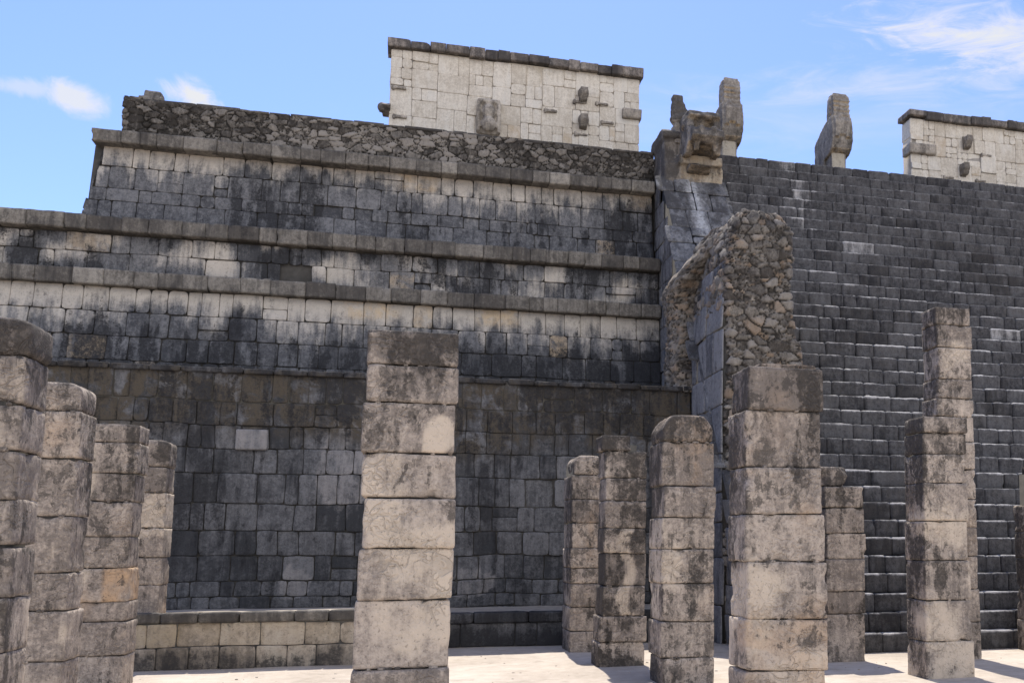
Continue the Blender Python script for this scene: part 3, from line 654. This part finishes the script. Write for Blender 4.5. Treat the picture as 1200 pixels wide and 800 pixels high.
def bench(name, label, x0, x1, y0, y1, z1, zr, rows, lw, mat, seed, cap, warm, tone):
    th = thing(name, label, 'bench', ((x0 + x1) / 2, y0, 0)); lr = np.random.default_rng(seed)
    a = Acc(); f = wall_at(y0 + .05)
    masonry(a, courses(x0, x1 - .05, rows, lw, seed=seed, offs=.012, tone=tone, warmp=0), f, warp=.015, warm=warm, dirt=lambda u, v: .95 * (1 - sst(v + .16 * n2(u, v, 1.2, seed), .05, .36)) + .2 * n2(u, v, 1, seed + 2) + (0 if tone[0] > .5 else .1), pale=lambda u, v: (.25 if tone[0] > .5 else 0) + 0 * u, seed=seed)
    fe = lambda u, v, w_: np.stack([x1 - .05 + w_, u, v], -1)
    masonry(a, courses(y0 + .08, y1, rows, lw, seed=seed + 1, tone=tone, warmp=0), fe, warm=warm, seed=seed + 2)
    a.box(x0 + .02, x1 - .08, y0 + .09, y1, -.2, rows[-1] - .004, m=1); a.obj('front', [mat, M_mortl], th)
    a = Acc(); x = x0; i = 0
    while x < x1 - .05:
        e = min(x1, x + lw * lr.uniform(.9, 1.9)); V, F = rock(x + .004, e - .004, y0 + lr.normal(0, .01), y0 + .20, rows[-1] + .002, z1 + lr.normal(0, .004), (8, 6, 6), r=.026, rough=.008, seed=seed * 31 + i, chips=2, chip_r=.06)
        a.add(V, F, (lr.uniform(.2, .6), 0, 0, .55)); x = e; i += 1
    a.obj('edge_stones', [M_cor if tone[0] > .5 else M_wall], th)
    U, W = np.meshgrid(np.linspace(x0 + .02, x1 - .02, 120), np.linspace(y0 + .17, y1, 30), indexing='ij')
    Z = z1 - .012 + (zr - z1) * (W - y0 - .17) / (y1 - y0 - .17) + fbm(np.stack([U, W, 0 * U], -1), 2, seed) * .012
    mesh_obj('seat_top', np.stack([U, W, Z], -1), grid_faces(120, 30), [M_mortw], th)
    return th
bench('stone_bench', 'long low dark stone bench along the foot of the wall on the right', .2, 4.9, 16.55, 18.05, .53, .54, [0, .36], .62, M_wall, 81, 0, None, (.5, .15))
bench('stone_dais', 'low ochre and grey block dais with flat top along the wall on the left', -9, .30, 14.68, 18.05, .715, .575, [-.02, .28, .575], .46, M_bench, 82, 0, lambda u, v: .75 * sst(v, .27, .31) * (.35 + .65 * (n2(u, v * 0, .9, 5) > -.2)), (.62, .2))


# ================================================================== ruined rubble pier beside the stairs
pier = thing('ruined_pier', 'ruined rubble wall stub with exposed core and one smooth side beside the staircase', 'ruin', (5.4, 16.8, 0))
def lump(acc, path_f, zs, size, seed, amp, attr=None, res=.026):
    """rubble mass: path_f(z) -> closed list of (x,y) corners, stacked over zs"""
    rows = []
    base = np.array(path_f(zs[0])); seg = np.linalg.norm(np.diff(np.vstack([base, base[:1]]), axis=0), axis=1); L = seg.sum(); nu = int(L / res)
    for z in zs:
        p = np.array(path_f(z)); p = np.vstack([p, p[:1]]); sg = np.linalg.norm(np.diff(p, axis=0), axis=1); cum = np.concatenate([[0], np.cumsum(seg)]); s = np.linspace(0, L, nu)
        rows.append(np.stack([np.interp(s, cum, p[:, 0]), np.interp(s, cum, p[:, 1])], -1))
    PXY = np.array(rows).transpose(1, 0, 2); Zr = np.broadcast_to(zs[None], (nu, len(zs))); U, V = np.meshgrid(np.linspace(0, L, nu), zs, indexing='ij')
    P = np.concatenate([PXY, Zr[..., None]], -1)
    du_ = np.gradient(P, axis=0); dv_ = np.gradient(P, axis=1); N = np.cross(du_, dv_); N /= np.maximum(np.linalg.norm(N, axis=-1, keepdims=True), 1e-9)
    h, tn, mo = rubble_height(U, V, 0, L, zs[0], zs[-1], size, seed, amp, .42)
    P = P + N * h[..., None]; A = np.zeros(U.shape + (4,)); A[..., 0] = (.2 + .55 * tn) * (1 - mo); A[..., 3] = mo * 1.3 - .1
    wsel = ((tn * 7.31) % 1) > .72; A[..., 2] = wsel * .45 * (1 - mo); A[..., 1] = (((tn * 3.77) % 1) > .93) * .45 * (1 - mo)
    if attr: attr(A, P)
    acc.add(P, grid_faces(nu, len(zs)), A.reshape(-1, 4))
    # closing lid
    c = P[:, -1].mean(0); acc.add(np.vstack([P[:, -1], c + np.array([0, 0, .02])]), np.array([(i, (i + 1) % nu, nu, nu) for i in range(0)]).reshape(-1, 4).astype(int) if True else None, (.5, 0, 0, .2)) if False else None
    n = nu; T = P[:, -1]; M1 = T * .5 + c * .5; M1[:, 2] += .05 + .05 * vnoise(M1, 6, seed); cc = np.tile(c + np.array([0, 0, .06]), (n, 1)); ring = np.concatenate([T, M1, cc])
    q = [(i, i + 1, n + i + 1, n + i) for i in range(n - 1)] + [(n + i, n + i + 1, 2 * n + i + 1, 2 * n + i) for i in range(n - 1)]
    acc.add(ring, np.array(q), (.5, 0, 0, .3))
a = Acc()
def pf(z):
    r = float(np.clip((z - 6.75) / .5, 0, 1)) ** 2.2; rt = 6.06 + .10 * (6.3 - z) / 2 * (z < 6.3) + (.06 if z < 4.9 else 0); x1 = min(rt, 6.26) - r * .30; x0 = 4.95 + r * .34 + .10 * sst(np.array(z), 6.3, 7.0); y0 = 16.02 + r * .30
    j = .03 * math.sin(z * 3.1)
    return [(x0 + j, 18.4), (x0 + j, y0 + .05), (x0 + .05 + j, y0), (x1 - .05 + j, y0), (x1 + j, y0 + .05), (x1 + j, 18.4)]
lump(a, pf, np.linspace(0, 7.16, 330), .19, 91, .055, attr=lambda A, P: A.__setitem__((..., 2), A[..., 2] * (P[..., 2] > 3.2)))
a.obj('rubble_core', [M_rub], pier)
a = Acc()
def pf2(z):
    q = float(sst(np.array(z), 5.75, 7.05)); yf = 17.99 - 1.0 * q ** 1.3; r = float(sst(np.array(z), 6.1, 7.2)); xl = 4.52 - .25 * q + .85 * r + .03 * math.sin(z * 5); xr = 5.12 + .35 * q
    return [(xl, 18.5), (xl, yf + .25), (xl + .12, yf + .05), (xr - .03, yf - .02 * q), (xr, yf + .04), (xr, 18.5)]
lump(a, pf2, np.linspace(4.30, 7.16, 116), .125, 93, .045, attr=lambda A, P: A.__setitem__((..., 0), .25 + .6 * A[..., 0]))
a.obj('vault_haunch', [M_rub], pier)
# smooth dressed side of the pier, the springing of a fallen vault
a = Acc(); blk = []
lr = np.random.default_rng(95); rows = rowlist(0, 6.3, .62, 96)
for r0, r1 in zip(rows[:-1], rows[1:]):
    u = 16.02 + .04 * lr.random() + .12 * max(0, r0 - 4.8)
    while u < 17.7:
        e = u + lr.uniform(.35, .75); e = 17.9 if e > 17.6 else e; blk.append((u, e, r0, r1, lr.normal(0, .01), float(np.clip(lr.normal(.62, .2), 0, 1)), 0)); u = e
fp = lambda u, v, w_: np.stack([4.845 - w_ + .08 * sst(v, 4.8, 6.4), u, v], -1)
blk = [b for b in blk if b[2] < 5.9]
masonry(a, blk, fp, rnd=.012, rough=.008, gap=.004, warp=.03, pale=lambda u, v: .5 * sst(n2(u, v * .3, 1.5, 9), .1, .6) * (v > 3), dirt=lambda u, v: .1 + .5 * n2(u, v, .9, 17), seed=12)
a.box(4.90, 5.1, 16.1, 17.9, 0, 6.0, m=1)
a.obj('dressed_side', [M_bal, M_mort], pier)


# ================================================================== pillars of the colonnade
GRP = 'square stone pillars of the ruined colonnade'
def pillar(label, x0, x1, y0, dep, joints, base=0.0, seed=0, width=None, round_top=0, dark=(.5, .15), grp=GRP, dx=None, res=.034, palef=None, extra=None, tiny=.007):
    """joints: heights from the top down; width: per-block scale of the width"""
    th = thing('stone_pillar', label, 'pillar', ((x0 + x1) / 2, y0 + dep / 2, base), grp); lr = np.random.default_rng(seed)
    zs = list(joints) + [base - .03]; nb = len(zs) - 1
    for i in range(nb):
        zt, zb = zs[i], zs[i + 1]; cx = (x0 + x1) / 2 + lr.normal(0, .009) + (dx[i] if dx else 0); hw = (x1 - x0) / 2 * (width[i] if width else 1) + lr.normal(0, .005)
        yo = lr.normal(0, .008); gp = tiny * lr.uniform(.5, 1.2) if i < nb - 1 else 0
        h = zt - zb; n = (max(8, int(2 * hw / res)), max(6, int(dep / res)), max(4, int(h / res)))
        rr = .045 if (i == 0 and round_top) else .014
        V, F = rock(cx - hw, cx + hw, y0 + yo, y0 + dep + yo, zb + gp, zt, n, r=rr, rough=.008, seed=seed * 53 + i, chips=int(lr.integers(2, 6)), chip_r=.06, fs=6)
        if i == 0 and round_top:      # worn, rounded crown
            e = np.minimum(np.abs(V[:, 0] - cx + hw), np.abs(cx + hw - V[:, 0])) / hw
            k = np.clip((V[:, 2] - (zt - h * .75)) / (h * .75), 0, 1); V[:, 2] -= round_top * np.clip(1 - e / .45, 0, 1) ** 1.6 * k
        # joints are not dead level
        V[:, 2] += (V[:, 0] - cx) * lr.normal(0, .012) * (1 if 0 < i else .5)
        zc = (zt + zb) / 2; q = .5 * dark[0] * (1 - sst(np.array(joints[0] - zc), 0, .9)) + .6 * dark[1]
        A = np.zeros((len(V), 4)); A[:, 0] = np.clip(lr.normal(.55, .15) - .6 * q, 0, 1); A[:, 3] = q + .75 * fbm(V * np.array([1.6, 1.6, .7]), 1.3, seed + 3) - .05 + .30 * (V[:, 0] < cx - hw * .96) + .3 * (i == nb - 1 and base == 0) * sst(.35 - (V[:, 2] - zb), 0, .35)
        # left returns are darker, run-off darkens the upper edges, stones broken open are pale
        A[:, 1] = np.clip(.75 * sst(fbm(V, 1.6, seed + 9), .05, .45) * (1 - q) + .12 * (1 - q), 0, 1)
        A[:, 2] = .5 * sst(fbm(V, 1.1, seed + 14), .22, .55) * (1 - q)
        if palef: palef(i, A, V, cx, hw)
        o = mesh_obj('stone_block', V, F, [M_pil], th, A)
    # packing stones and mortar inside the joints
    a = Acc(); k = .86
    cx = (x0 + x1) / 2; hw = (x1 - x0) / 2 * k * (min(width) if width else 1)
    a.box(cx - hw, cx + hw, y0 + dep * .5 * (1 - k) + .01, y0 + dep - .02, base, joints[0] - .12, m=0)
    a2 = Acc(); a2.V, a2.F, a2.A, a2.M, a2.n = a.V, a.F, a.A, a.M, a.n
    for i in range(1, nb):
        z = zs[i]
        for _ in range(int(lr.integers(0, 6))):
            x = lr.uniform(x0 + .05, x1 - .08); wv_ = lr.uniform(.025, .06)
            V, F = rock(x, x + wv_, y0 + .005, y0 + .12, z - .009, z + .016, (3, 3, 2), r=.008, rough=.006, seed=int(lr.integers(1e6))); a2.add(V, F, (lr.uniform(.1, .6), 0, 0, .2), 1)
    a2.obj('joint_packing', [M_mort, M_pil], th)
    if extra: extra(th)
    return th

# front row (left to right)
pillar('nearest pillar at the far left, cut by the picture edge, dark chamfered cap', -2.84, -2.22, 7.0, .42, [2.94, 2.70, 2.41, 2.14, 1.85, 1.57, 1.28, .96, .5], seed=1, width=[1.02, .96, 1, .98, 1, .99, 1, 1, 1], dark=(.8, .25), round_top=.03)
def mp(i, A, V, cx, hw):
    if i == 2: A[:, 1] = np.maximum(A[:, 1], .95 * sst(.17 + .07 * fbm(V, 7, 5) - np.hypot((V[:, 0] - cx - .17) / .8, (V[:, 2] - 2.29) / 1.15), 0, .05)); A[:, 3] += .55 * sst(.05 - np.abs(np.hypot((V[:, 0] - cx - .17) / .8, (V[:, 2] - 2.29) / 1.15) - .2), 0, .05) * (A[:, 1] < .5) - .5 * (A[:, 1] > .6)
    if i >= 5: A[:, 3] -= .12
pillar('big central pillar with flat dark top and a cream patch broken into its third block', -.30, .285, 7.0, .55, [2.98, 2.75, 2.50, 2.17, 1.88, 1.56, 1.23, .80, .4], seed=2, dark=(.75, 0.0), palef=mp, res=.026, width=[1.0, .99, .99, 1, 1, 1.0, 1, 1, 1])
def slab(th):
    a = Acc()
    for i, (x0, x1) in enumerate(((2.62, 2.80), (2.80, 2.95), (2.955, 3.09))):
        V, F = rock(x0, x1, 7.62, 7.86, 2.945, 3.0, (6, 6, 3), r=.012, rough=.008, seed=40 + i, chips=1, chip_r=.05); a.add(V, F, (.45, 0, .6, .4))
    a.obj('top_slab', [M_pil], th)
pillar('wide pillar in front of the rubble stub, brownish cap with thin slabs on top', 2.45, 3.10, 7.5, .44, [2.95, 2.61, 2.17, 1.81, 1.45, 1.02, .64, .3], seed=3, dark=(.7, 0.0), extra=slab, res=.026, width=[1.0, .975, .975, .98, 1, 1.01, 1.01, 1.02])
# second row
pillar('second pillar from the left, pale and pinkish below, with a rounded top block', -3.54, -2.95, 10.8, .5, [3.08, 2.80, 2.36, 1.83, 1.32, .98, .53], seed=4, dark=(.25, -.05), width=[.98, 1.03, 1, 1, 1, 1, 1], round_top=.05)
pillar('tall pillar with octagonal rounded cap just right of two shorter ones', 2.80, 3.42, 11.6, .65, [3.07, 2.75, 2.24, 1.88, 1.52, 1.13, .70, .30], seed=5, dark=(.3, .15), round_top=.16)
pillar('pillar in front of the stairs with the tallest narrow pillar rising behind it', 5.95, 6.55, 11.3, .5, [3.12, 2.92, 2.66, 2.31, 1.85, 1.38, .91, .43], seed=6, dark=(.6, .15), width=[.98, .98, .97, .97, 1, 1.01, 1, 1.03])
# third row
def ob(i, A, V, cx, hw):
    if i == 5: A[:, 2] = np.maximum(A[:, 2], .95 * ((V[:, 0] - cx) > .05))
pillar('third pillar from the left, grey, with one orange stone low on its front', -3.58, -2.98, 13.1, .5, [2.93, 2.72, 2.37, 2.05, 1.66, 1.31, .94, .72, .35], seed=7, dark=(.45, 0), palef=ob)
def bp_(i, A, V, cx, hw):
    if i in (4, 5, 6): A[:, 1] = np.maximum(A[:, 1], .9 * sst(.13 - np.abs(V[:, 0] - cx - .03 + .05 * np.sin(V[:, 2] * 9)), 0, .08)); A[:, 3] += .3
    if i == 8: A[:, 3] += .8 * sst(.3 - V[:, 2], 0, .3)
pillar('slender pillar with a broken dark top corner and a wider two-block foot', 2.43, 3.05, 13.55, .5, [3.01, 2.80, 2.44, 2.14, 1.78, 1.45, 1.03, .64, .31], seed=8, dark=(.55, .15), palef=bp_, width=[.66, .90, .90, .9, .9, .9, .9, 1.0, 1.02], dx=[-.09, 0.02, .02, .02, .02, .02, .02, 0, 0])
def frag(th):
    V, F = rock(5.42, 5.88, 13.34, 13.75, 2.37, 2.64, (12, 10, 8), r=.03, rough=.015, seed=66, chips=8, chip_r=.12); mesh_obj('stone_block', V, F, [M_pil], th, np.tile((.4, 0, 0, .35), (len(V), 1)))
pillar('short pillar half hidden by the wide one, a broken fragment on its top', 5.50, 6.08, 13.3, .5, [2.36, 2.07, 1.72, 1.37, .93, .63], seed=9, dark=(.1, .3), extra=frag)
pillar('tallest pillar, five metres high and narrow, rising against the stairs', 7.14, 7.70, 13.05, .45, [4.94, 4.68, 4.35, 3.90, 3.62, 3.36, 3.0, 2.62, 2.2, 1.8, 1.4, .95, .5], seed=10, dark=(.45, -.05), width=[1, 1, .95, 1, 1.02, 1, 1, 1, 1, 1, 1, 1, 1])
pillar('pillar at the far right picture edge, mostly cut off', 8.93, 9.5, 13.62, .45, [2.75, 2.5, 2.15, 1.75, 1.35, .9, .45], seed=11, dark=(.5, .4), width=[.72, .72, 1, 1, 1, 1, 1], dx=[.1, .1, 0, 0, 0, 0, 0])
# fourth row
pillar('leftmost of the pillars at the back, its foot standing on the dais', -3.66, -3.04, 14.98, .5, [2.93, 2.57, 2.24, 1.78, 1.40, 1.05], base=.69, seed=12, dark=(.5, .1), round_top=.03)
pillar('shortest pillar of the three together, with a rounded bare top, near the bench', 2.32, 2.80, 15.4, .8, [2.89, 2.59, 2.23, 1.88, 1.51, 1.22, .99, .65, .30], seed=13, dark=(.35, .3), round_top=.09)

# loose stone on the parapet's left end
def bld(bm):
    bprism(bm, [(21.5, 10.08), (21.55, 10.3), (21.6, 10.36), (21.9, 10.36), (22.0, 10.08)], -5.24, -4.94); bbox(bm, -5.31, -4.88, 21.5, 22.0, 10.08, 10.2)
tag(sculpt('loose_stone', bld, .03, .02, M_cor, None, 12, smooth_it=3), 'single rounded stone block sitting on the left end of the rubble parapet', 'stone')

tag(GRAVEL.obj('gravel', [M_mortw]), kind='stuff')
